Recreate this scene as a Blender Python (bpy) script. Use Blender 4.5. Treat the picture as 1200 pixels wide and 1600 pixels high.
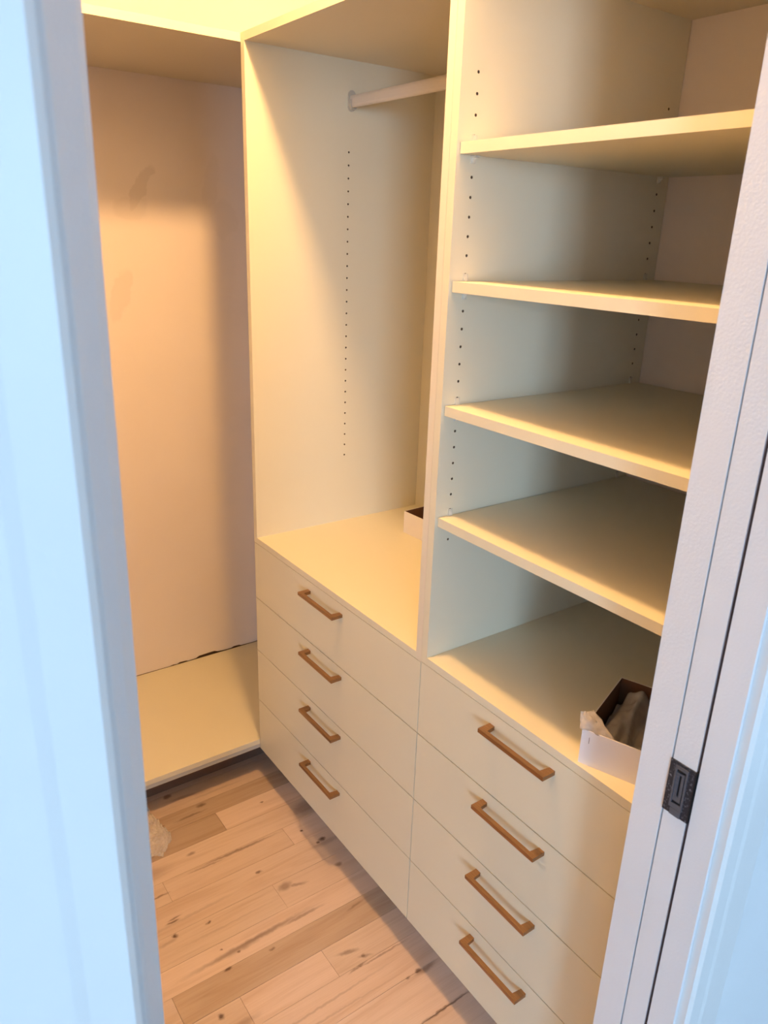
import bpy, bmesh, math, random
from mathutils import Vector, Matrix, noise

scn = bpy.context.scene
for o in list(bpy.data.objects):
    bpy.data.objects.remove(o)
COL = scn.collection
PI = math.pi

# ------------------------------------------------------------------ camera
Z0 = 0.108                                   # toe space: bottom of the cabinets above the floor
CAM = Vector((-0.9118, -1.8965, 1.5889 + Z0))
YAW, PITCH, ROLL, FPX = 0.6283, 0.3480, 0.0343, 1192.2
cd = bpy.data.cameras.new('camera')
cam = bpy.data.objects.new('camera', cd); COL.objects.link(cam)
F = Vector((math.sin(YAW)*math.cos(PITCH), math.cos(YAW)*math.cos(PITCH), -math.sin(PITCH)))
R = Vector((math.cos(YAW), -math.sin(YAW), 0)); U = R.cross(F)
R2 = math.cos(ROLL)*R + math.sin(ROLL)*U; U2 = -math.sin(ROLL)*R + math.cos(ROLL)*U
m = Matrix((R2, U2, -F)).transposed().to_4x4(); m.translation = CAM
cam.matrix_world = m
cd.sensor_fit = 'VERTICAL'; cd.sensor_height = 36.0; cd.sensor_width = 27.0
cd.lens = 36.0*FPX/1600.0
cd.clip_start = 0.02
cd.dof.use_dof = True; cd.dof.focus_distance = 2.0; cd.dof.aperture_fstop = 10.0
scn.camera = cam

# ------------------------------------------------------------------ world, daylight, exposure
w = bpy.data.worlds.new('sky'); scn.world = w; w.use_nodes = True
bg = w.node_tree.nodes['Background']
bg.inputs[0].default_value = (0.50, 0.74, 1.0, 1); bg.inputs[1].default_value = 1.0
LAMP_POS = (-0.19, -0.75, 2.61); LAMP_L = 770.0; LAMP_COL = (1.0, 0.558, 0.215)
WIN = dict(x=-3.90, y=-7.00, z=1.70, w=1.30, h=1.7)
sky = bpy.data.lights.new('window_daylight', 'AREA')
sky.shape = 'RECTANGLE'; sky.size = WIN['w']; sky.size_y = WIN['h']
sky.energy = 315.0; sky.color = (0.50, 0.735, 1.0)
so = bpy.data.objects.new('window_daylight', sky); COL.objects.link(so)
so.location = (WIN['x'], WIN['y'] - 0.05, WIN['z']); so.rotation_euler = (PI/2, 0, 0)   # faces +y
FILL_WIN = dict(x=0.55, y=-7.00, z=1.70, w=1.10, h=1.7)  # added unseen window: fill light to brighten the left jamb
fill_light = bpy.data.lights.new('second_window_daylight', 'AREA')
fill_light.shape = 'RECTANGLE'; fill_light.size = FILL_WIN['w']; fill_light.size_y = FILL_WIN['h']; fill_light.energy = 55.0; fill_light.color = sky.color
fill_ob = bpy.data.objects.new('second_window_daylight', fill_light); COL.objects.link(fill_ob)
fill_ob.location = (FILL_WIN['x'], FILL_WIN['y'] - 0.05, FILL_WIN['z']); fill_ob.rotation_euler = (PI/2, 0, 0)
vs = scn.view_settings
vs.view_transform = 'Standard'; vs.look = 'None'; vs.gamma = 1.0; vs.exposure = 0.0
vs.use_curve_mapping = False

# ------------------------------------------------------------------ node helpers
def new_mat(name):
    mt = bpy.data.materials.new(name); mt.use_nodes = True
    nt = mt.node_tree; b = nt.nodes['Principled BSDF']
    return mt, nt, b
def nd(nt, t, **kw):
    n = nt.nodes.new(t)
    for k, v in kw.items(): setattr(n, k, v)
    return n
def inp(nt, node, key, v):
    if hasattr(v, 'is_output'): nt.links.new(v, node.inputs[key])
    else: node.inputs[key].default_value = v
def mth(nt, op, a, b=0.0, c=None, clamp=False):
    n = nd(nt, 'ShaderNodeMath', operation=op, use_clamp=clamp)
    inp(nt, n, 0, a); inp(nt, n, 1, b)
    if c is not None: inp(nt, n, 2, c)
    return n.outputs[0]
def mixc(nt, fac, a, b, bt='MIX'):
    n = nd(nt, 'ShaderNodeMix', data_type='RGBA', blend_type=bt)
    inp(nt, n, 0, fac); inp(nt, n, 6, a); inp(nt, n, 7, b)
    return n.outputs[2]
def ramp(nt, fac, stops):
    n = nd(nt, 'ShaderNodeValToRGB')
    while len(n.color_ramp.elements) < len(stops): n.color_ramp.elements.new(0.5)
    for e, (p, c) in zip(n.color_ramp.elements, stops): e.position = p; e.color = c
    inp(nt, n, 0, fac); return n.outputs[0]
def noise_tex(nt, vec, scale, detail=3, rough=0.5, dist=0.0):
    n = nd(nt, 'ShaderNodeTexNoise'); inp(nt, n, 'Vector', vec)
    n.inputs['Scale'].default_value = scale; n.inputs['Detail'].default_value = detail
    n.inputs['Roughness'].default_value = rough; n.inputs['Distortion'].default_value = dist
    return n
def bump(nt, b, h, strength, dist=0.001):
    n = nd(nt, 'ShaderNodeBump'); n.inputs['Strength'].default_value = strength; n.inputs['Distance'].default_value = dist
    inp(nt, n, 'Height', h); nt.links.new(n.outputs[0], b.inputs['Normal'])
def rgba(c): return (c[0], c[1], c[2], 1.0)
def vary(c, k): return (c[0]*k, c[1]*k, c[2]*k, 1.0)

def paint(name, col, rough=0.5, var=0.03, bumps=0.15, bscale=180, spec=0.4):
    mt, nt, b = new_mat(name)
    tc = nd(nt, 'ShaderNodeTexCoord').outputs['Object']
    n = noise_tex(nt, tc, 5.0, 4)
    c = ramp(nt, n.outputs[0], [(0.3, vary(col, 1-var)), (0.7, vary(col, 1+var))])
    nt.links.new(c, b.inputs['Base Color'])
    b.inputs['Roughness'].default_value = rough
    b.inputs['Specular IOR Level'].default_value = spec
    bump(nt, b, noise_tex(nt, tc, bscale, 2).outputs[0], bumps)
    return mt

M = {}
M['melamine'] = paint('cream_melamine', (0.715, 0.678, 0.535), 0.42, 0.008, 0.06, 500)
M['edgeband'] = paint('cream_edge_band', (0.725, 0.672, 0.550), 0.38, 0.008, 0.05, 400)
M['hole'] = paint('raw_chipboard', (0.16, 0.10, 0.055), 0.9, 0.2, 0.3, 900)
M['trim'] = paint('white_trim_paint', (0.80, 0.80, 0.80), 0.35, 0.012, 0.10, 120)
M['primer'] = paint('white_primer', (0.80, 0.805, 0.83), 0.55, 0.02, 0.35, 260)
M['ceiling'] = paint('ceiling_white', (0.82, 0.80, 0.76), 0.8, 0.01, 0.2, 200)
M['wall'] = paint('off_white_wall', (0.74, 0.67, 0.62), 0.75, 0.015, 0.15, 220)
M['bare'] = paint('bare_grey_drywall', (0.46, 0.45, 0.44), 0.85, 0.05, 0.2, 200)  # for the unseen left wall, greyed to cut warm bounce light
M['hall'] = paint('hall_wall', (0.74, 0.76, 0.78), 0.75, 0.015, 0.15, 220)
M['kick'] = paint('grey_kick_board', (0.52, 0.51, 0.48), 0.6, 0.03, 0.1, 200)
M['dark_kick'] = paint('dark_stained_kick', (0.17, 0.105, 0.075), 0.7, 0.1, 0.1, 200)  # shadow under the low shelf put into the kick board's colour
M['sheath'] = paint('brown_backing', (0.22, 0.13, 0.07), 0.9, 0.25, 0.4, 150)
M['plastic_rod'] = paint('pale_rod_enamel', (0.62, 0.58, 0.53), 0.3, 0.01, 0.02, 300)
M['zinc'] = paint('rod_bracket_zinc', (0.50, 0.47, 0.40), 0.35, 0.05, 0.1, 300)
M['card_white'] = paint('white_card', (0.80, 0.78, 0.82), 0.55, 0.01, 0.05, 300)
M['card_brown'] = paint('brown_card_inside', (0.13, 0.062, 0.035), 0.85, 0.1, 0.1, 300)
M['bare_mdf'] = paint('unpainted_door_face', (0.17, 0.125, 0.125), 0.8, 0.05, 0.1, 200)  # shade of the door gap painted as a dark brown
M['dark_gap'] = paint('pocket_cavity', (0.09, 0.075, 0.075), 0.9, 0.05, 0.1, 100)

def wall_far_mat():
    mt, nt, b = new_mat('patched_drywall')
    tc = nd(nt, 'ShaderNodeTexCoord').outputs['Object']
    big = noise_tex(nt, tc, 3.0, 4)
    base = ramp(nt, big.outputs[0], [(0.3, rgba((0.83, 0.76, 0.75))), (0.7, rgba((0.85, 0.785, 0.775)))])
    dis = noise_tex(nt, tc, 22.0, 3)
    off = nd(nt, 'ShaderNodeVectorMath', operation='MULTIPLY_ADD')
    inp(nt, off, 0, dis.outputs['Color']); off.inputs[1].default_value = (0.05, 0, 0.05); inp(nt, off, 2, tc)
    acc = None
    for (x, z, rx, rz, k, rot) in [(-0.068, 1.70+Z0, 0.020, 0.075, 0.16, 0.5), (-0.10, 1.64+Z0, 0.055, 0.035, 0.07, 0),
                                   (-0.15, 1.39+Z0, 0.032, 0.085, 0.10, 0.35), (0.16, 1.72+Z0, 0.03, 0.09, 0.05, 0.2),
                                   (0.20, 1.62+Z0, 0.05, 0.06, 0.05, 0)]:
        s = nd(nt, 'ShaderNodeMapping', vector_type='TEXTURE')
        inp(nt, s, 0, off.outputs[0]); s.inputs['Location'].default_value = (x+0.025, 0, z+0.025)
        s.inputs['Rotation'].default_value = (0, rot, 0); s.inputs['Scale'].default_value = (rx, 1000, rz)
        l = nd(nt, 'ShaderNodeVectorMath', operation='LENGTH'); inp(nt, l, 0, s.outputs[0])
        mr = nd(nt, 'ShaderNodeMapRange', interpolation_type='SMOOTHSTEP')
        inp(nt, mr, 0, l.outputs['Value']); mr.inputs[1].default_value = 1.1; mr.inputs[2].default_value = 0.8
        mr.inputs[3].default_value = 0; mr.inputs[4].default_value = k
        acc = mr.outputs[0] if acc is None else mth(nt, 'MAXIMUM', acc, mr.outputs[0])
    c = mixc(nt, acc, base, rgba((0.30, 0.24, 0.19)))
    nt.links.new(c, b.inputs['Base Color']); b.inputs['Roughness'].default_value = 0.8
    b.inputs['Specular IOR Level'].default_value = 0.3
    bump(nt, b, noise_tex(nt, tc, 200, 2).outputs[0], 0.15)
    return mt
M['wall_far'] = wall_far_mat()

# wood: grain in object space, plank tone from the object's colour, knots and mineral streaks where the floor has them
MARKS = [  # x, y, half length, half width, rotation, strength
    (-.291,.075,.016,.010,.3,.75), (-.217,-.018,.017,.009,.1,.75), (-.358,-.042,.016,.005,.1,.95), (-.262,-.045,.055,.006,.02,.55),
    (-.24,.045,.07,.008,-.12,.35), (-.319,-.190,.016,.007,0,.55), (-.054,-.111,.005,.004,0,.8), (-.009,-.286,.006,.005,0,1.0),
    (-.20,-.253,.13,.0055,-.02,.62), (-.30,-.258,.06,.004,-.05,.5), (-.186,-.359,.011,.006,0,.8), (-.150,-.443,.022,.016,.2,.55), (-.118,-.455,.030,.006,-.3,.5),
    (-.457,-.430,.008,.008,0,.95), (-.48,-.44,.03,.006,.1,.3), (-.370,-.437,.009,.005,.2,.85), (-.447,-.385,.022,.004,.05,.85), (-.440,-.376,.020,.003,.1,.7),
    (.026,-.350,.013,.009,0,1.0), (.010,-.353,.006,.006,0,.9), (.03,-.365,.06,.012,0,.35), (.015,-.457,.013,.009,.1,.65),
    (-.30,-.549,.19,.009,.03,.60), (-.33,-.552,.07,.011,.03,.45), (-.16,-.553,.07,.006,0,.55), (-.377,-.531,.004,.004,0,.8), (-.447,-.288,.03,.004,0,.7),
    (-.386,-.590,.012,.006,.1,1.0), (-.449,-.692,.010,.009,0,.9), (-.342,-.560,.007,.005,0,.8), (-.269,-.599,.009,.005,0,.6), (-.42,-.735,.05,.012,0,.35),
    (-.118,-.712,.032,.007,-.25,.55), (-.088,-.742,.008,.006,0,.8), (-.085,-.745,.02,.006,-.3,.45), (-.111,-.762,.006,.005,0,.8), (-.12,-.762,.03,.004,.1,.6), (-.05,-.765,.09,.003,0,.5),
    (.0,-.852,.010,.007,0,.95), (.02,-.857,.035,.009,.05,.55), (-.035,-.853,.006,.004,0,.6), (-.01,-.963,.09,.004,0,.75), (-.024,-.604,.03,.004,.1,.45),
    (.05,-.205,.055,.035,0,.55), (-.28,-.80,.25,.004,.02,.3), (-.25,-.83,.2,.003,-.02,.22), (-.40,-.39,.14,.006,.03,.22), (-.33,-.47,.16,.004,0,.16),
    (-.45,-.205,.07,.03,0,.35), (-.47,-.10,.12,.03,0,.25), (-.15,.02,.10,.006,0,.22)]
def wood_mat():
    mt, nt, b = new_mat('pale_birch_plank')
    tc = nd(nt, 'ShaderNodeTexCoord').outputs['Object']
    oi = nd(nt, 'ShaderNodeObjectInfo')
    st = nd(nt, 'ShaderNodeVectorMath', operation='MULTIPLY'); inp(nt, st, 0, tc); st.inputs[1].default_value = (1.1, 14.0, 14.0)
    ad = nd(nt, 'ShaderNodeVectorMath', operation='ADD'); inp(nt, ad, 0, st.outputs[0])
    cx = nd(nt, 'ShaderNodeCombineXYZ'); inp(nt, cx, 0, mth(nt, 'MULTIPLY', oi.outputs['Random'], 37.0)); inp(nt, cx, 2, mth(nt, 'MULTIPLY', oi.outputs['Random'], 91.0))
    inp(nt, ad, 1, cx.outputs[0])
    g1 = noise_tex(nt, ad.outputs[0], 2.2, 5, 0.55, 0.8)
    st2 = nd(nt, 'ShaderNodeVectorMath', operation='MULTIPLY'); inp(nt, st2, 0, ad.outputs[0]); st2.inputs[1].default_value = (2.0, 9.0, 9.0)
    g2 = noise_tex(nt, st2.outputs[0], 3.0, 3, 0.6)
    c1 = mixc(nt, 1.0, oi.outputs['Color'], ramp(nt, g1.outputs[0], [(0.25, (0.84, 0.78, 0.72, 1)), (0.5, (1, 1, 1, 1)), (0.75, (1.05, 1.06, 1.07, 1))]), 'MULTIPLY')
    c2 = mixc(nt, 0.5, c1, mixc(nt, 1.0, c1, ramp(nt, g2.outputs[0], [(0.3, (0.90, 0.87, 0.84, 1)), (0.65, (1.03, 1.03, 1.03, 1))]), 'MULTIPLY'))
    dn = noise_tex(nt, tc, 60.0, 3)
    dd = nd(nt, 'ShaderNodeVectorMath', operation='MULTIPLY_ADD'); inp(nt, dd, 0, dn.outputs['Color']); dd.inputs[1].default_value = (0.018, 0.009, 0); inp(nt, dd, 2, tc)
    acc = None
    for (x, y, rx, ry, rot, k) in MARKS:
        s = nd(nt, 'ShaderNodeMapping', vector_type='TEXTURE'); inp(nt, s, 0, dd.outputs[0])
        s.inputs['Location'].default_value = (x+0.009, y+0.0045, 0); s.inputs['Rotation'].default_value = (0, 0, rot); s.inputs['Scale'].default_value = (rx, ry, 1000)
        l = nd(nt, 'ShaderNodeVectorMath', operation='LENGTH'); inp(nt, l, 0, s.outputs[0])
        mr = nd(nt, 'ShaderNodeMapRange', interpolation_type='SMOOTHSTEP'); inp(nt, mr, 0, l.outputs['Value'])
        mr.inputs[1].default_value = 1.25; mr.inputs[2].default_value = 0.25; mr.inputs[3].default_value = 0; mr.inputs[4].default_value = k
        acc = mr.outputs[0] if acc is None else mth(nt, 'MAXIMUM', acc, mr.outputs[0])
    acc = mth(nt, 'MULTIPLY', acc, mth(nt, 'ADD', 0.55, mth(nt, 'MULTIPLY', g2.outputs[0], 0.8)), clamp=True)
    c3 = mixc(nt, acc, c2, rgba((0.105, 0.055, 0.038)))
    nt.links.new(c3, b.inputs['Base Color']); b.inputs['Roughness'].default_value = 0.42; b.inputs['Specular IOR Level'].default_value = 0.35
    bump(nt, b, g2.outputs[0], 0.12)
    return mt
M['wood'] = wood_mat()
M['subfloor'] = paint('dark_subfloor', (0.10, 0.07, 0.05), 0.9, 0.2, 0.2, 60)

def metal(name, col, rough, met=0.85):
    mt, nt, b = new_mat(name)
    tc = nd(nt, 'ShaderNodeTexCoord').outputs['Object']
    st = nd(nt, 'ShaderNodeVectorMath', operation='MULTIPLY'); inp(nt, st, 0, tc); st.inputs[1].default_value = (400, 20, 400)
    n = noise_tex(nt, st.outputs[0], 2.0, 3)
    c = ramp(nt, n.outputs[0], [(0.3, vary(col, 0.82)), (0.7, vary(col, 1.12))])
    nt.links.new(c, b.inputs['Base Color']); b.inputs['Metallic'].default_value = met; b.inputs['Roughness'].default_value = rough
    bump(nt, b, n.outputs[0], 0.1, 0.0005)
    return mt
M['bronze'] = metal('brushed_copper_bronze', (0.36, 0.20, 0.095), 0.38)
M['black_metal'] = metal('black_lacquered_metal', (0.10, 0.112, 0.14), 0.32, 0.1)
M['dark_black'] = metal('black_recess', (0.006, 0.006, 0.008), 0.6, 0.0)
def worn_black():
    mt, nt, b = new_mat('worn_black_metal')
    tc = nd(nt, 'ShaderNodeTexCoord').outputs['Object']
    n = noise_tex(nt, tc, 260.0, 4, 0.6)
    c = ramp(nt, n.outputs[0], [(0.55, (0.018, 0.022, 0.034, 1)), (0.74, (0.24, 0.27, 0.32, 1))])
    nt.links.new(c, b.inputs['Base Color']); b.inputs['Metallic'].default_value = 0.1; b.inputs['Roughness'].default_value = 0.45
    return mt
M['worn_black'] = worn_black()

def film(name, col, alpha, rough=0.25, wrinkle=0.5):
    mt, nt, b = new_mat(name)
    out = nt.nodes['Material Output']
    tc = nd(nt, 'ShaderNodeTexCoord').outputs['Object']
    n = noise_tex(nt, tc, 45.0, 3)
    c = ramp(nt, n.outputs[0], [(0.3, vary(col, 0.85)), (0.7, vary(col, 1.1))])
    nt.links.new(c, b.inputs['Base Color']); b.inputs['Roughness'].default_value = rough; b.inputs['Specular IOR Level'].default_value = 0.6
    tr = nd(nt, 'ShaderNodeBsdfTransparent'); mx = nd(nt, 'ShaderNodeMixShader')
    mx.inputs[0].default_value = alpha
    nt.links.new(tr.outputs[0], mx.inputs[1]); nt.links.new(b.outputs[0], mx.inputs[2]); nt.links.new(mx.outputs[0], out.inputs[0])
    bump(nt, b, noise_tex(nt, tc, 70, 3).outputs[0], wrinkle, 0.003)
    return mt
M['film'] = film('milky_poly_film', (0.46, 0.425, 0.40), 0.85, 0.22)
M['flap'] = film('clear_crinkled_film', (0.66, 0.60, 0.55), 0.48, 0.06, 0.8)
M['bubble'] = film('clear_bubble_film', (0.92, 0.90, 0.88), 0.36, 0.04, 0.05)
M['clip'] = film('clear_clip_plastic', (0.86, 0.84, 0.74), 0.80, 0.25)
def emit():
    mt, nt, b = new_mat('lit_lamp_glass')
    b.inputs['Base Color'].default_value = (0.9, 0.9, 0.9, 1)
    b.inputs['Emission Color'].default_value = rgba(LAMP_COL); b.inputs['Emission Strength'].default_value = LAMP_L
    return mt

# ------------------------------------------------------------------ mesh helpers
def link(name, bm, mats, parent=None, smooth=False, bevel=0.0, seg=2):
    me = bpy.data.meshes.new(name)
    if bevel > 0:
        es = [e for e in bm.edges if len(e.link_faces) == 2 and e.calc_face_angle(0) > 0.6]
        bmesh.ops.bevel(bm, geom=es, offset=bevel, segments=seg, affect='EDGES', clamp_overlap=True)
    bmesh.ops.recalc_face_normals(bm, faces=bm.faces)
    if smooth:
        for f in bm.faces: f.smooth = True
    bm.to_mesh(me); bm.free()
    if not isinstance(mats, (list, tuple)): mats = [mats]
    for x in mats: me.materials.append(x)
    o = bpy.data.objects.new(name, me); COL.objects.link(o)
    if parent: o.parent = parent
    return o
def box(bm, x0, x1, y0, y1, z0, z1):
    v = [bm.verts.new((x, y, z)) for x in (x0, x1) for y in (y0, y1) for z in (z0, z1)]
    for q in ((0,1,3,2), (4,6,7,5), (0,4,5,1), (2,3,7,6), (0,2,6,4), (1,5,7,3)): bm.faces.new([v[i] for i in q])
    return bm
def bx(*a): return box(bmesh.new(), *a)
def prism(pts, axis, a, b, bm=None):
    """closed outline pts (2-D) extruded along axis from a to b"""
    bm = bm or bmesh.new()
    def P(p, t): return {'x': (t, p[0], p[1]), 'y': (p[0], t, p[1]), 'z': (p[0], p[1], t)}[axis]
    A = [bm.verts.new(P(p, a)) for p in pts]; B = [bm.verts.new(P(p, b)) for p in pts]
    n = len(pts)
    bm.faces.new(A); bm.faces.new(list(reversed(B)))
    for i in range(n): bm.faces.new((A[i], B[i], B[(i+1) % n], A[(i+1) % n]))
    return bm
def tag(o, label, cat, group=None):
    o['label'] = label; o['category'] = cat
    if group: o['group'] = group
    return o
def struct(o, label=None):
    o['kind'] = 'structure'
    if label: o['label'] = label
    return o
def empty(name, loc=(0, 0, 0)):
    o = bpy.data.objects.new(name, None); COL.objects.link(o); o.location = loc; o.empty_display_size = 0.1
    return o
def child(o, parent):            # parent without moving: meshes are built in world coordinates
    o.parent = parent; o.matrix_parent_inverse = Matrix.Translation(parent.location).inverted()
    return o

# ------------------------------------------------------------------ dimensions
T = 0.0185; W1 = 0.795; W2 = 0.605; D = 0.586
TOPZ = 2.134; ZB = 0.0073 + Z0
DECK = {0: 0.7496 + Z0, 1: 0.7520 + Z0}; TD = 0.0172
SEAM = [0.7324 + Z0, 0.5524 + Z0, 0.3724 + Z0, 0.1932 + Z0, ZB]
YW = 0.578; XL = -1.32; XR = 0.588
YI = -1.403; YO = -1.525           # inner and outer face of the door wall
XJ = -0.105; XLJ = -0.774          # the opening
CEIL = 2.71
HX0, HX1, HY0 = -5.0, 1.5, -7.00   # hall

# ------------------------------------------------------------------ room shell
fl = struct(link('floor', bx(HX0, HX1, HY0, YW + 0.1, -0.06, -0.019), M['subfloor']), 'pale birch plank floor with dark knots')
rows = [0.250, 0.168, 0.084, -0.004, -0.075, -0.161, -0.245, -0.323, -0.420, -0.510, -0.586, -0.671, -0.758, -0.852, -0.963, -1.05, -1.135, -1.22, -1.305, -1.39, -1.475, -1.56]
ENDS = {2: [], 3: [-.385], 4: [-.194, .30], 5: [-.48], 6: [-.424, -.053], 7: [-.62, .25], 8: [-.177], 9: [-.70, .2], 10: [-.526, .35], 11: [-.393, -.170], 12: [-.60, .3], 13: [-.33], 14: [-.5, .2]}
PALE = (0.665, 0.530, 0.455); 
TONE = {(2,0): 0.86, (3,0): .95, (3,1): 0.66, (4,0): 0.60, (4,1): 0.98, (5,0): .9, (5,1): 0.93, (6,0): 0.88, (6,1): 0.90, (6,2): .99, (7,1): 0.90, (8,0): .89, (8,1): .90, (9,1): 0.97, (10,0): .93, (10,1): 0.70, (11,0): .90, (11,1): .98, (11,2): .93, (12,1): 0.95, (13,0): .95, (13,1): 1.0, (14,1): .96}
random.seed(4)
for i in range(len(rows)-1):
    y1, y0 = rows[i], rows[i+1]
    ends = ENDS.get(i)
    if ends is None: ends = [random.uniform(-0.9, -0.2), random.uniform(0.05, 0.4)]
    xs = [XL] + sorted(ends) + [XR]
    if y0 < YI - 0.03: xs = [-0.80] + [-0.35] + [-0.11]
    for j in range(len(xs)-1):
        g = 0.00035
        dz = random.uniform(-0.0003, 0.0002)
        o = link('plank', bx(xs[j]+g, xs[j+1]-g, y0+g, y1-g, -0.018, dz), M['wood'], fl, bevel=0.0006, seg=1)
        t = TONE.get((i, j), random.uniform(0.85, 1.0))
        warm = 1.0 - (1-t)*0.25
        o.color = (PALE[0]*t*random.uniform(.99, 1.01)*(1 + (1-t)*.12), PALE[1]*t, PALE[2]*t*warm, 1)

struct(link('ceiling', bx(HX0, HX1, HY0, YW + 0.1, CEIL, CEIL + 0.1), M['ceiling']))
# far wall: a drywall sheet whose lower edge is broken where it meets the low shelf
ZS = 0.0393 + Z0
pts = [(XL, ZS + 0.0004)]
chips = [(-0.30, .0006), (-0.20, .0018), (-0.085, .0010), (-0.07, .0030), (-0.055, .0012), (-0.045, .0050), (-0.02, .0040), (-0.012, .0014), (0.02, .0024), (0.032, .0075), (0.07, .0090), (0.095, .0095), (0.108, .0050), (0.13, .0030), (0.165, .0024), (0.178, .0062), (0.200, .0055), (0.206, .0026), (0.25, .0016), (0.40, .0008)]
pts += [(x, ZS + 1.25*h) for x, h in chips] + [(XR, ZS + 0.0004), (XR, CEIL), (XL, CEIL)]
wf = struct(link('wall_far', prism(pts, 'y', YW, YW + 0.012), M['wall_far']), 'off-white patched drywall at the back of the alcove')
link('backing_board', bx(XL, XR, YW + 0.0125, YW + 0.10, 0, CEIL), M['sheath'], wf)
struct(link('wall_right', bx(XR, XR + 0.1, YI, YW + 0.1, 0, CEIL), M['wall']))
struct(link('wall_left', bx(XL - 0.1, XL, YI, YW + 0.1, 0, CEIL), M['bare']))
# wall with the door opening (pocket on the right-hand side)
wfr = struct(bpy.data.objects.new('wall_front', None)); COL.objects.link(wfr)
HEAD = 2.10
link('closet_skin', bx(XJ + 0.018, XR + 0.1, YI - 0.013, YI, 0, HEAD), M['wall'], wfr)
link('hall_skin', bx(XJ + 0.018, HX1, YO, YO + 0.013, 0, HEAD), M['hall'], wfr)
link('pocket_end', bx(XR + 0.12, HX1, YO + 0.0135, YI - 0.0135, 0, HEAD), M['dark_gap'], wfr)
link('left_side', bx(HX0, XLJ - 0.060, YO, YI, 0, HEAD), M['hall'], wfr)
link('over_door', bx(HX0, HX1, YO, YI, HEAD, CEIL), M['hall'], wfr)
# split jamb on the pocket side
j1 = struct(link('trim_1', bx(XJ, XJ + 0.0178, -1.4475, YI, 0, HEAD), M['primer'], bevel=0.0012), 'white split jamb strip beside the cabinet')
j2 = struct(link('trim_2', bx(XJ, XJ + 0.0178, YO, -1.4885, 0, HEAD), M['primer'], bevel=0.0012), 'white split jamb strip on the hall side')
# jamb and stop on the other side
lj = prism([(-0.8335, YO), (-0.8195, YO), (-0.8195, -1.4465), (XLJ, -1.4465 + 0.036), (XLJ, YI), (-0.8335, YI)], 'z', 0, HEAD)
for v_ in lj.verts: v_.co.x += 0.008*(v_.co.z - 1.40) if v_.co.x > -0.8194 else 0.0
struct(link('trim_3', lj, M['primer'], bevel=0.001), 'white door jamb on the near left')
def casing(name, xin, s, label):
    """profiled casing; s=+1 runs to +x"""
    prof = [(0.0, 0.0), (0.0, -0.0120), (0.005, -0.0165), (0.030, -0.0165), (0.038, -0.0178), (0.084, -0.0178), (0.089, -0.0130), (0.089, 0.0)]
    pts = [(xin + s*a, YO + b - 0.0002) for a, b in prof]
    return struct(link(name, prism(pts, 'z', 0, HEAD + 0.07), M['trim'], bevel=0.0008), label)
casing('trim_4', XJ + 0.006, 1, 'white profiled door casing at the right edge')
casing('trim_5', -0.8255, -1, 'white profiled door casing at the left edge')
struct(link('trim_6', bx(-0.8255, XJ + 0.006, YO - 0.016, YO - 0.0002, HEAD + 0.006, HEAD + 0.075), M['trim'], bevel=0.001))
# hall shell and its window, plus an added fill window, behind the photographer
struct(link('wall_hall_left', bx(HX0 - 0.1, HX0, HY0, YO, 0, CEIL), M['hall']))
struct(link('wall_hall_right', bx(HX1, HX1 + 0.1, HY0, YO, 0, CEIL), M['hall']))
wb = bmesh.new()
wz0, wz1 = WIN['z']-WIN['h']/2, WIN['z']+WIN['h']/2
e1 = (WIN['x']-WIN['w']/2, WIN['x']+WIN['w']/2); e2 = (FILL_WIN['x']-FILL_WIN['w']/2, FILL_WIN['x']+FILL_WIN['w']/2)
for a in ((HX0, e1[0], 0, CEIL), (e1[1], e2[0], 0, CEIL), (e2[1], HX1, 0, CEIL), (e1[0], e1[1], 0, wz0), (e1[0], e1[1], wz1, CEIL), (e2[0], e2[1], 0, wz0), (e2[0], e2[1], wz1, CEIL)):
    box(wb, a[0], a[1], HY0 - 0.12, HY0, a[2], a[3])
struct(link('wall_hall_back', wb, M['hall']))
for wn, (wx0, wx1) in (('window_1', e1), ('window_2', e2)):  # the second opening is added to carry the fill light
    wr = struct(bpy.data.objects.new(wn, None)); COL.objects.link(wr)
    for nm, a in (('window_frame', (wx0, wx0+.03, wz0, wz1)), ('window_frame', (wx1-.03, wx1, wz0, wz1)), ('window_sill', (wx0+.031, wx1-.031, wz0, wz0+.03)), ('window_head', (wx0+.031, wx1-.031, wz1-.03, wz1))):
        link(nm, bx(a[0], a[1], HY0-0.04, HY0, a[2], a[3]), M['trim'], wr)

# pocket door, slid into the wall: only its edge shows, with a black edge pull
dr = struct(link('door_1', bx(XJ + 0.0003, 0.64, -1.4838, -1.4500, 0.012, HEAD - 0.01), M['primer'], bevel=0.0012), 'white pocket door slid into the wall')
link('door_face', bx(XJ + 0.0016, 0.64, -1.4848, -1.4839, 0.012, HEAD - 0.01), M['bare_mdf'], dr)  # dark slab that paints the shade inside the door gap
PZ0, PZ1, PY0, PY1 = 0.877 + Z0, 0.957 + Z0, -1.4850, -1.4488
px = XJ - 0.0002
def frame_ring(x0, x1, oy0, oy1, oz0, oz1, iy0, iy1, iz0, iz1):
    bm = bmesh.new()
    box(bm, x0, x1, oy0, iy0, oz0, oz1); box(bm, x0, x1, iy1, oy1, oz0, oz1)
    box(bm, x0, x1, iy0, iy1, oz0, iz0); box(bm, x0, x1, iy0, iy1, iz1, oz1)
    return bm
yc = (PY0 + PY1)/2
ep = link('edge_pull', frame_ring(px - 0.0022, px, PY0, PY1, PZ0, PZ1, yc - 0.0085, yc + 0.0085, PZ0 + 0.014, PZ1 - 0.006), M['worn_black'], dr)
ep['label'] = 'black metal edge pull with scuffed faceplate'
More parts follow.
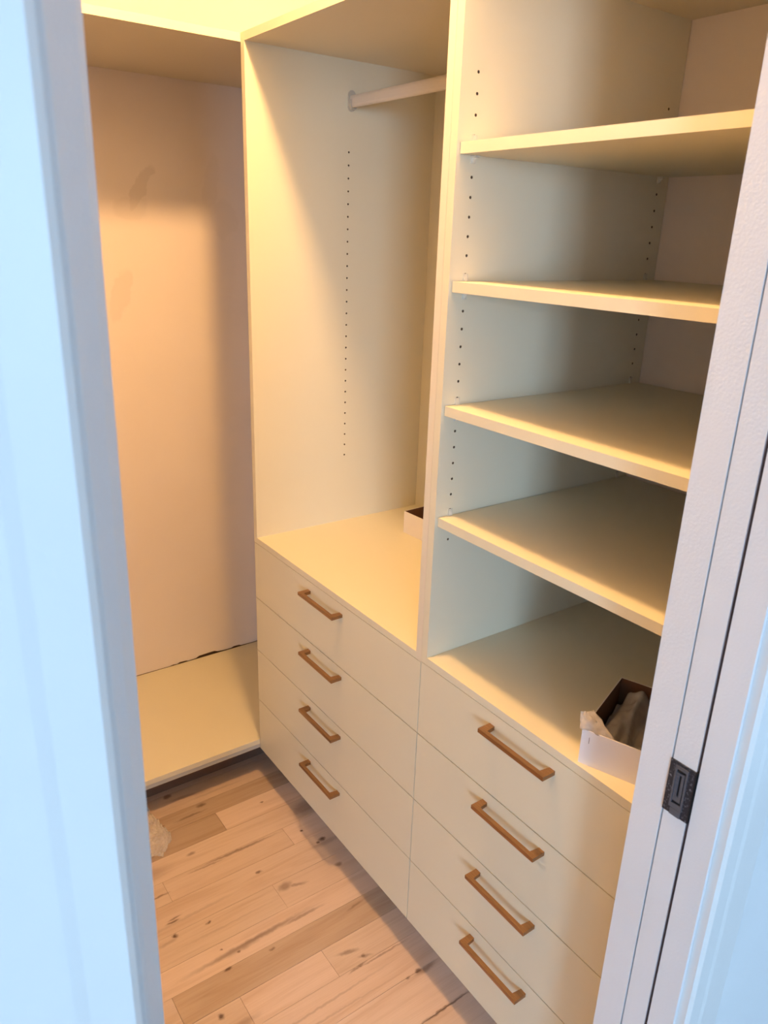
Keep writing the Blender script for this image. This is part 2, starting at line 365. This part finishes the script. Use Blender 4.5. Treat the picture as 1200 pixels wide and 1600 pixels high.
link('pull_well', bx(px - 0.0006, px - 0.0001, yc - 0.0084, yc + 0.0084, PZ0 + 0.0141, PZ1 - 0.0061), M['dark_black'], ep)
link('pull_rim', frame_ring(px - 0.0034, px - 0.0012, yc - 0.0095, yc + 0.0095, PZ0 + 0.011, PZ1 - 0.004, yc - 0.0068, yc + 0.0068, PZ0 + 0.018, PZ1 - 0.009), M['black_metal'], ep, bevel=0.0005, seg=1)
link('pull_lever', frame_ring(px - 0.0026, px - 0.0008, yc - 0.0050, yc + 0.0066, PZ0 + 0.022, PZ1 - 0.014, yc - 0.0012, yc + 0.0022, PZ0 + 0.030, PZ1 - 0.017), M['black_metal'], ep, bevel=0.0004, seg=1)
link('pull_side', bx(px - 0.0020, px + 0.05, PY0 - 0.0016, PY0 - 0.0001, PZ0, PZ1), M['dark_black'], ep)
link('pull_tab', bx(px - 0.0040, px - 0.0024, yc - 0.0088, yc + 0.0062, PZ0 + 0.0005, PZ0 + 0.0108), M['black_metal'], ep, bevel=0.0006, seg=1)

# ------------------------------------------------------------------ cabinets
def side_panel(name, ya, yb, zdeck, parent, holes=(), inner=None, front=0.0):
    """panel between y=ya and y=yb; holes: (x, [z..]) drilled in the face at y=inner"""
    bm = bmesh.new()
    zst = zdeck - TD
    out = [(front, zst), (front, TOPZ), (D, TOPZ), (D, ZB), (0.0195, ZB), (0.0195, zst)]
    if not holes: return link(name, prism(out, 'y', ya, yb), M['edgeband'], parent, bevel=0.0006, seg=1)
    other = yb if inner == ya else ya
    sgn = 1 if other > inner else -1
    A = [bm.verts.new((p[0], inner, p[1])) for p in out]; B = [bm.verts.new((p[0], other, p[1])) for p in out]
    bm.faces.new(B)
    n = len(out)
    for i in range(n): bm.faces.new((A[i], B[i], B[(i+1) % n], A[(i+1) % n]))
    def quad(x0, x1, z0, z1):
        bm.faces.new([bm.verts.new((x, inner, z)) for x, z in ((x0, z0), (x1, z0), (x1, z1), (x0, z1))])
    quad(0.0195, D, ZB, zst)
    h = 0.006; r = 0.0027; x = front
    for hx, zs in holes:
        quad(x, hx - h, zst, TOPZ)
        z = zst
        for hz in sorted(zs):
            quad(hx - h, hx + h, z, hz - h)
            sq = [(1,0),(1,1),(0,1),(-1,1),(-1,0),(-1,-1),(0,-1),(1,-1)]
            S = [bm.verts.new((hx + h*a, inner, hz + h*b)) for a, b in sq]
            O = [bm.verts.new((hx + r*math.cos(k*PI/4), inner, hz + r*math.sin(k*PI/4))) for k in range(8)]
            I = [bm.verts.new((v.co.x, inner + sgn*0.011, v.co.z)) for v in O]
            for k in range(8):
                k2 = (k+1) % 8
                bm.faces.new((S[k], S[k2], O[k2], O[k]))
                f = bm.faces.new((O[k], O[k2], I[k2], I[k])); f.material_index = 1
            f = bm.faces.new(I); f.material_index = 1
            z = hz + h
        quad(hx - h, hx + h, z, TOPZ)
        x = hx + h
    quad(x, D, zst, TOPZ)
    bmesh.ops.remove_doubles(bm, verts=bm.verts, dist=1e-6)
    return link(name, bm, [M['melamine'], M['hole']], parent)

def handle_mesh():
    """bow handle along y, centred on the origin, back at x=0, sticking out to -x"""
    L, P, fw, b, h = 0.0845, 0.031, 0.0135, 0.0095, 0.0085
    pts = [(0, -L), (-P, -L), (-P, L), (0, L), (0, L-fw), (-P+b, L-fw-0.003), (-P+b, -L+fw+0.003), (0, -L+fw)]
    bm = prism(pts, 'z', -h/2, h/2)
    es = [e for e in bm.edges if e.calc_face_angle(0) > 0.6 and not all(abs(v.co.x) < 1e-6 for v in e.verts)]
    bmesh.ops.bevel(bm, geom=es, offset=0.0011, segments=2, affect='EDGES', clamp_overlap=True)
    bmesh.ops.recalc_face_normals(bm, faces=bm.faces)
    me = bpy.data.meshes.new('bow_handle'); bm.to_mesh(me); bm.free(); me.materials.append(M['bronze'])
    return me
HM = handle_mesh()

def base_parts(root, y_far, y_near, deck):
    zd = deck
    link('deck', bx(0, D, y_near + T, y_far - T, zd - TD, zd), M['melamine'], root, bevel=0.0005, seg=1)
    link('bottom_panel', bx(0.0195, D, y_near + T, y_far - T, ZB, ZB + T), M['melamine'], root)
    link('kick_board', bx(0.085, 0.10, y_near + 0.002, y_far - 0.002, 0.0005, ZB - 0.0005), M['kick'], root)
    link('top_panel', bx(0, D, y_near + T, y_far - T, TOPZ - T, TOPZ), M['edgeband'], root, bevel=0.0005, seg=1)
    g = 0.0013
    tops = [zd - TD] + SEAM[1:4]; bots = SEAM[1:5]
    for k in range(4):
        d = link('drawer', bx(0.0, 0.018, y_near + g, y_far - g, bots[k] + g, tops[k] - g), M['melamine'], root, bevel=0.0007, seg=1)
        ho = bpy.data.objects.new('handle', HM); COL.objects.link(ho); ho.parent = d
        off = [0.0300, 0.0285, 0.0285, 0.0310][k]
        ho.location = (0.0, (y_far + y_near)/2, tops[k] - off)
        if k == 0: ho['label'] = 'brushed copper-bronze bow handle'

ca = empty('hanging_cabinet'); tag(ca, 'cream cabinet with hanging rail above four bronze-handled drawers, beside the alcove', 'cabinet', 'closet cabinets')
zl = 1.7924 + Z0
side_panel('side_panel', -T, 0.0, DECK[0], ca, [(0.2967, [zl - 0.032*i for i in range(27)])], inner=-T)
side_panel('side_panel', -W1 + 0.0003, -W1 + T, DECK[0], ca)
base_parts(ca, 0.0, -W1, DECK[0])
link('back_panel', bx(D - 0.006, D, -W1 + T + 0.0002, -T - 0.0002, DECK[0] + 0.0002, TOPZ - T - 0.0002), M['melamine'], ca)
# hanging rail: oval tube with open cup brackets
RX, RZ = 0.302, 1.912 + Z0
def oval(rx, rz, n=20): return [(RX + rx*math.copysign(abs(math.cos(t))**0.8, math.cos(t)), RZ + rz*math.copysign(abs(math.sin(t))**0.62, math.sin(t))) for t in [2*PI*k/n for k in range(n)]]
rail = link('hanging_rail', prism(oval(0.0075, 0.0150), 'y', -W1 + T + 0.004, -T - 0.004), M['plastic_rod'], ca, smooth=False)
for y0, y1 in ((-T - 0.0035, -T), (-W1 + T, -W1 + T + 0.0035)):
    bm = bmesh.new()
    pl = [(RX + 0.011*math.cos(t), RZ + (0.016 if math.sin(t) > 0 else -0.012) + 0.011*math.sin(t)) for t in [2*PI*(k+.5)/24 for k in range(24)]]
    prism(pl, 'y', y0, y1, bm)
    s = -1 if y1 == -T else 1
    c0, c1 = (y0 - 0.010, y0) if s < 0 else (y1, y1 + 0.010)
    cup = [(RX - 0.0105, RZ + 0.004), (RX - 0.0105, RZ - 0.010), (RX - 0.006, RZ - 0.0185), (RX + 0.006, RZ - 0.0185), (RX + 0.0105, RZ - 0.010), (RX + 0.0105, RZ + 0.004),
           (RX + 0.0085, RZ + 0.004), (RX + 0.0085, RZ - 0.009), (RX + 0.005, RZ - 0.016), (RX - 0.005, RZ - 0.016), (RX - 0.0085, RZ - 0.009), (RX - 0.0085, RZ + 0.004)]
    prism(cup, 'y', c0, c1, bm)
    link('rail_bracket', bm, M['zinc'], rail)

cb = empty('shelf_cabinet', (0, -W1, 0)); tag(cb, 'cream open cabinet with four adjustable shelves above four drawers, nearest the doorway', 'cabinet', 'closet cabinets')
class Holder: pass
def reparent(o): return child(o, cb)
before = set(COL.objects)
zh = 1.8471 + Z0
YP = -W1 - T                                    # inner face of the divider
ZR = [zh - 0.032*i for i in range(27)]
side_panel('side_panel', -W1 - T, -W1 - 0.0003, DECK[1], cb, [(0.0371, ZR), (0.5525, ZR)], inner=-W1 - T)
YE = -W1 - W2
side_panel('side_panel', YE, YE + T, DECK[1], cb, [(0.0371, ZR), (0.5525, ZR)], inner=YE + T)
base_parts(cb, -W1 - 0.0002, YE, DECK[1])
def clip_mesh():
    """locking shelf clip on the divider: origin at the shelf underside, wall at y=0, sticks out to -y"""
    bm = bmesh.new()
    box(bm, -0.0055, 0.0055, -0.0016, 0, -0.013, -0.0004)
    box(bm, -0.0055, 0.0055, -0.0016, 0, 0.0188, 0.0315)
    box(bm, -0.0055, 0.0055, -0.013, -0.0016, -0.0032, -0.0004)
    prism([(-0.0016, -0.013), (-0.0016, -0.0034), (-0.011, -0.0034)], 'x', -0.001, 0.001, bm)
    prism([(-0.0016, 0.0310), (-0.0016, 0.0190), (-0.0060, 0.0190), (-0.0045, 0.022)], 'x', -0.0052, 0.0022, bm)
    bmesh.ops.recalc_face_normals(bm, faces=bm.faces)
    me = bpy.data.meshes.new('shelf_clip'); bm.to_mesh(me); bm.free(); me.materials.append(M['clip']); return me
CM = clip_mesh()
SH = [1.7400, 1.5155, 1.2910, 1.0675]
for k, z in enumerate(SH):
    zt = z + Z0; zu = zt - 0.0185
    sh = link('shelf', bx(0.0065, 0.578, YE + T + 0.0018, YP - 0.0018, zu, zt), M['melamine'], cb, bevel=0.0006, seg=1)
    for cx_ in (0.0371, 0.5525):
        for side in (0, 1):
            c = bpy.data.objects.new('shelf_clip', CM); COL.objects.link(c); c.parent = sh
            c.location = (cx_, YP if side == 0 else YE + T, zu)
            if side: c.rotation_euler = (0, 0, PI)
for o in set(COL.objects) - before:
    if o.parent is cb: child(o, cb)

# ------------------------------------------------------------------ alcove shelves
lo = empty('floor_shelf', (-0.36, 0.29, 0)); tag(lo, 'low cream shelf board just above the floor in the alcove', 'shelf', 'alcove shelves')
child(link('shelf_board', bx(XL + 0.002, 0.585, 0.0012, YW - 0.0008, ZS - 0.0170, ZS), M['melamine'], None, bevel=0.0008, seg=1), lo)
child(link('support_rail', bx(XL + 0.002, 0.585, 0.004, 0.022, ZS - 0.0330, ZS - 0.0172), M['kick'], None), lo)
child(link('kick_board', bx(XL + 0.002, 0.585, 0.105, 0.120, 0.0005, ZS - 0.0332), M['dark_kick'], None), lo)  # dark colour stands in for the shadow strip
up = empty('high_shelf', (-0.36, 0.29, TOPZ - 0.0185)); tag(up, 'high cream shelf board at the top of the alcove, seen from below', 'shelf', 'alcove shelves')
child(link('shelf_board', bx(XL + 0.002, 0.585, 0.0012, YW - 0.0008, TOPZ - 0.0185, TOPZ), M['edgeband'], None, bevel=0.0008, seg=1), up)
child(link('wall_cleat', bx(XL + 0.004, 0.10, YW - 0.020, YW - 0.001, TOPZ + 0.0002, TOPZ + 0.0190), M['melamine'], None), up)

# ------------------------------------------------------------------ boxes and packaging
def tray(name, corner, d1, d2, L1, L2, h, z, t=0.0016):
    """open card tray; corner = outer corner, d1/d2 = unit directions of its two sides"""
    root = empty(name, (corner[0] + (d1[0]*L1 + d2[0]*L2)/2, corner[1] + (d1[1]*L1 + d2[1]*L2)/2, z))
    def P(a, b, c): return (corner[0] + d1[0]*a + d2[0]*b, corner[1] + d1[1]*a + d2[1]*b, z + c)
    def slab(nm, a0, a1, b0, b1, c0, c1, mats, inner=None):
        bm = bmesh.new()
        v = [bm.verts.new(P(a, b, c)) for a in (a0, a1) for b in (b0, b1) for c in (c0, c1)]
        for k, q in enumerate(((0,1,3,2), (4,6,7,5), (0,4,5,1), (2,3,7,6), (0,2,6,4), (1,5,7,3))):
            f = bm.faces.new([v[i] for i in q])
            if k == inner: f.material_index = 1
        return child(link(nm, bm, mats), root)
    mats = [M['card_white'], M['card_brown']]
    slab('base', t, L1 - t, t, L2 - t, 0.0002, t, mats, 5)
    slab('side_flap', 0, L1, 0, t, 0, h, mats, 3)
    slab('side_flap', 0, L1, L2 - t, L2, 0, h, mats, 2)
    slab('end_flap', 0, t, t, L2 - t, 0, h, mats, 1)
    slab('end_flap', L1 - t, L1, t, L2 - t, 0, h, mats, 0)
    return root, P
tb, _ = tray('open_box', (0.397, -0.198), (0.05, -0.9987), (0.9987, 0.05), 0.20, 0.150, 0.067, DECK[0])
tag(tb, 'open white card box with brown inside, on the ledge under the hanging rail', 'box', 'open card boxes')
d1 = Vector((0.340, -0.940)).normalized(); d2 = Vector((-d1.y, d1.x))
tb2, BP = tray('open_box', (0.0075, -1.2205), d1, d2, 0.162, 0.200, 0.067, DECK[1])
tag(tb2, 'open white card box holding clear plastic wrapping, on the ledge above the near drawers', 'box', 'open card boxes')
# a staple-like slit in the front of the near box
sl = bmesh.new()
v = [sl.verts.new(BP(a, b, c)) for a in (0.0135, 0.0143) for b in (-0.0003, 0.0) for c in (0.043, 0.055)]
for q in ((0,1,3,2), (4,6,7,5), (0,4,5,1), (2,3,7,6), (0,2,6,4), (1,5,7,3)): sl.faces.new([v[i] for i in q])
child(link('slot', sl, M['card_brown']), tb2)

# plastic sleeve lying in the near box
pw = empty('plastic_wrapping', BP(0.08, 0.10, 0.002)); tag(pw, 'crumpled clear plastic wrapping lying in the near white box', 'wrapping')
NA, NB = 46, 56
bm = bmesh.new(); G = []
def sstep(a, b, x):
    t = max(0.0, min(1.0, (x-a)/(b-a))); return t*t*(3-2*t)
for ia in range(NA+1):
    row = []
    for ib in range(NB+1):
        s, t = ia/NA, ib/NB
        a = 0.005 + 0.150*s; b = 0.006 + 0.186*t
        # flat wrapped slab in the middle, a raised welded seam on its near side, sunk edges
        slab_ = sstep(0.05, 0.12, s) * (1 - sstep(0.27, 0.42, s + 0.05*math.sin(4*t))) * sstep(0.0, 0.08, t)
        hgt = 0.014 + 0.030*slab_ + 0.014*sstep(0.35, 0.6, s)
        seam = math.exp(-((s - 0.36 + 0.07*t - 0.03*math.sin(6*t))/0.045)**2)
        hgt += 0.020*seam*(0.7 + 0.3*math.sin(4*t + 1))
        hgt += 0.010*math.exp(-((t-0.93)/0.07)**2)*(1 - sstep(0.4, 0.6, s))
        hgt += 0.006*noise.noise(Vector((a*28, b*28, 1.3))) + 0.0025*noise.noise(Vector((a*90, b*60, 4.1)))
        row.append(bm.verts.new(BP(a, b, max(0.004, hgt))))
    G.append(row)
for ia in range(NA):
    for ib in range(NB): bm.faces.new((G[ia][ib], G[ia+1][ib], G[ia+1][ib+1], G[ia][ib+1]))
sl_ = child(link('sleeve', bm, M['film'], smooth=True), pw)
md = sl_.modifiers.new('thickness', 'SOLIDIFY'); md.thickness = 0.0006
# the stiff transparent corner that sticks up over the rim
bm = bmesh.new(); G = []
na, nb = 16, 12
A0, A1, A2, A3 = Vector((-0.004, -0.003, 0.0685)), Vector((0.058, 0.004, 0.063)), Vector((-0.010, 0.010, 0.092)), Vector((0.008, 0.026, 0.093))
for i in range(na+1):
    row = []
    for j in range(nb+1):
        s, t = i/na, j/nb
        p = (A0*(1-s) + A1*s)*(1-t) + (A2*(1-s) + A3*s)*t
        p.z += 0.003*math.sin(s*PI)*math.sin(t*PI*1.2) + 0.0028*noise.noise(Vector((s*9, t*7, 2))) 
        p.y += 0.004*noise.noise(Vector((s*5, t*5, 9)))
        row.append(bm.verts.new(BP(p.x, p.y, p.z)))
    G.append(row)
for i in range(na):
    for j in range(nb): bm.faces.new((G[i][j], G[i+1][j], G[i+1][j+1], G[i][j+1]))
fp_ = child(link('corner_flap', bm, M['flap'], smooth=True), pw)
md = fp_.modifiers.new('thickness', 'SOLIDIFY'); md.thickness = 0.0005

# bubble wrap on the floor
bw = empty('bubble_wrap', (-0.47, -0.06, 0)); tag(bw, 'crumpled clear bubble wrap on the floor by the left jamb', 'wrapping')
bm = bmesh.new(); G = []
NX, NY = 96, 120
LX, LY = 0.21, 0.26
for i in range(NX+1):
    row = []
    for j in range(NY+1):
        u, v = i/NX, j/NY
        x = -0.545 + LX*u - 0.03*v; y = -0.150 + LY*v + 0.012*math.sin(u*5)
        edge = min(u, 1-u, v, 1-v)
        r = 0.02*noise.noise(Vector((v*5, u*3, 7)))
        x -= 0.055*max(0, 1 - v*3.5)**2*u; x += r*(u); y += 0.02*noise.noise(Vector((u*4, v*3, 3)))
        z = 0.004 + 0.034*math.sin(PI*min(1, u*1.0))**0.8*(0.5 + 0.5*math.sin(PI*v)) + 0.016*noise.noise(Vector((u*5, v*6, 0)))*sstep(0, 0.2, edge)
        bu, bv = (u*LX/0.0135), (v*LY/0.0120)
        if int(math.floor(bv)) % 2: bu += 0.5
        fu, fv = bu - math.floor(bu) - .5, bv - math.floor(bv) - .5
        d = math.hypot(fu, fv)
        z += 0.0062*math.sqrt(max(0, 1 - (d/0.46)**2))
        row.append(bm.verts.new((x, y, max(0.0015, z))))
    G.append(row)
for i in range(NX):
    for j in range(NY): bm.faces.new((G[i][j], G[i+1][j], G[i+1][j+1], G[i][j+1]))
child(link('bubble_sheet', bm, M['bubble'], smooth=True), bw)

# ------------------------------------------------------------------ ceiling lamp (above the frame)
lp = empty('ceiling_lamp', (LAMP_POS[0], LAMP_POS[1], CEIL)); tag(lp, 'small round warm ceiling lamp above the closet aisle', 'lamp')
bm = bmesh.new()
bmesh.ops.create_uvsphere(bm, u_segments=24, v_segments=14, radius=0.055, matrix=Matrix.Translation(LAMP_POS))
child(link('lamp_globe', bm, emit(), smooth=True), lp)
bm = bmesh.new()
bmesh.ops.create_cone(bm, cap_ends=True, segments=32, radius1=0.035, radius2=0.060, depth=0.042, matrix=Matrix.Translation((LAMP_POS[0], LAMP_POS[1], CEIL - 0.0215)))
child(link('lamp_base', bm, M['trim']), lp)
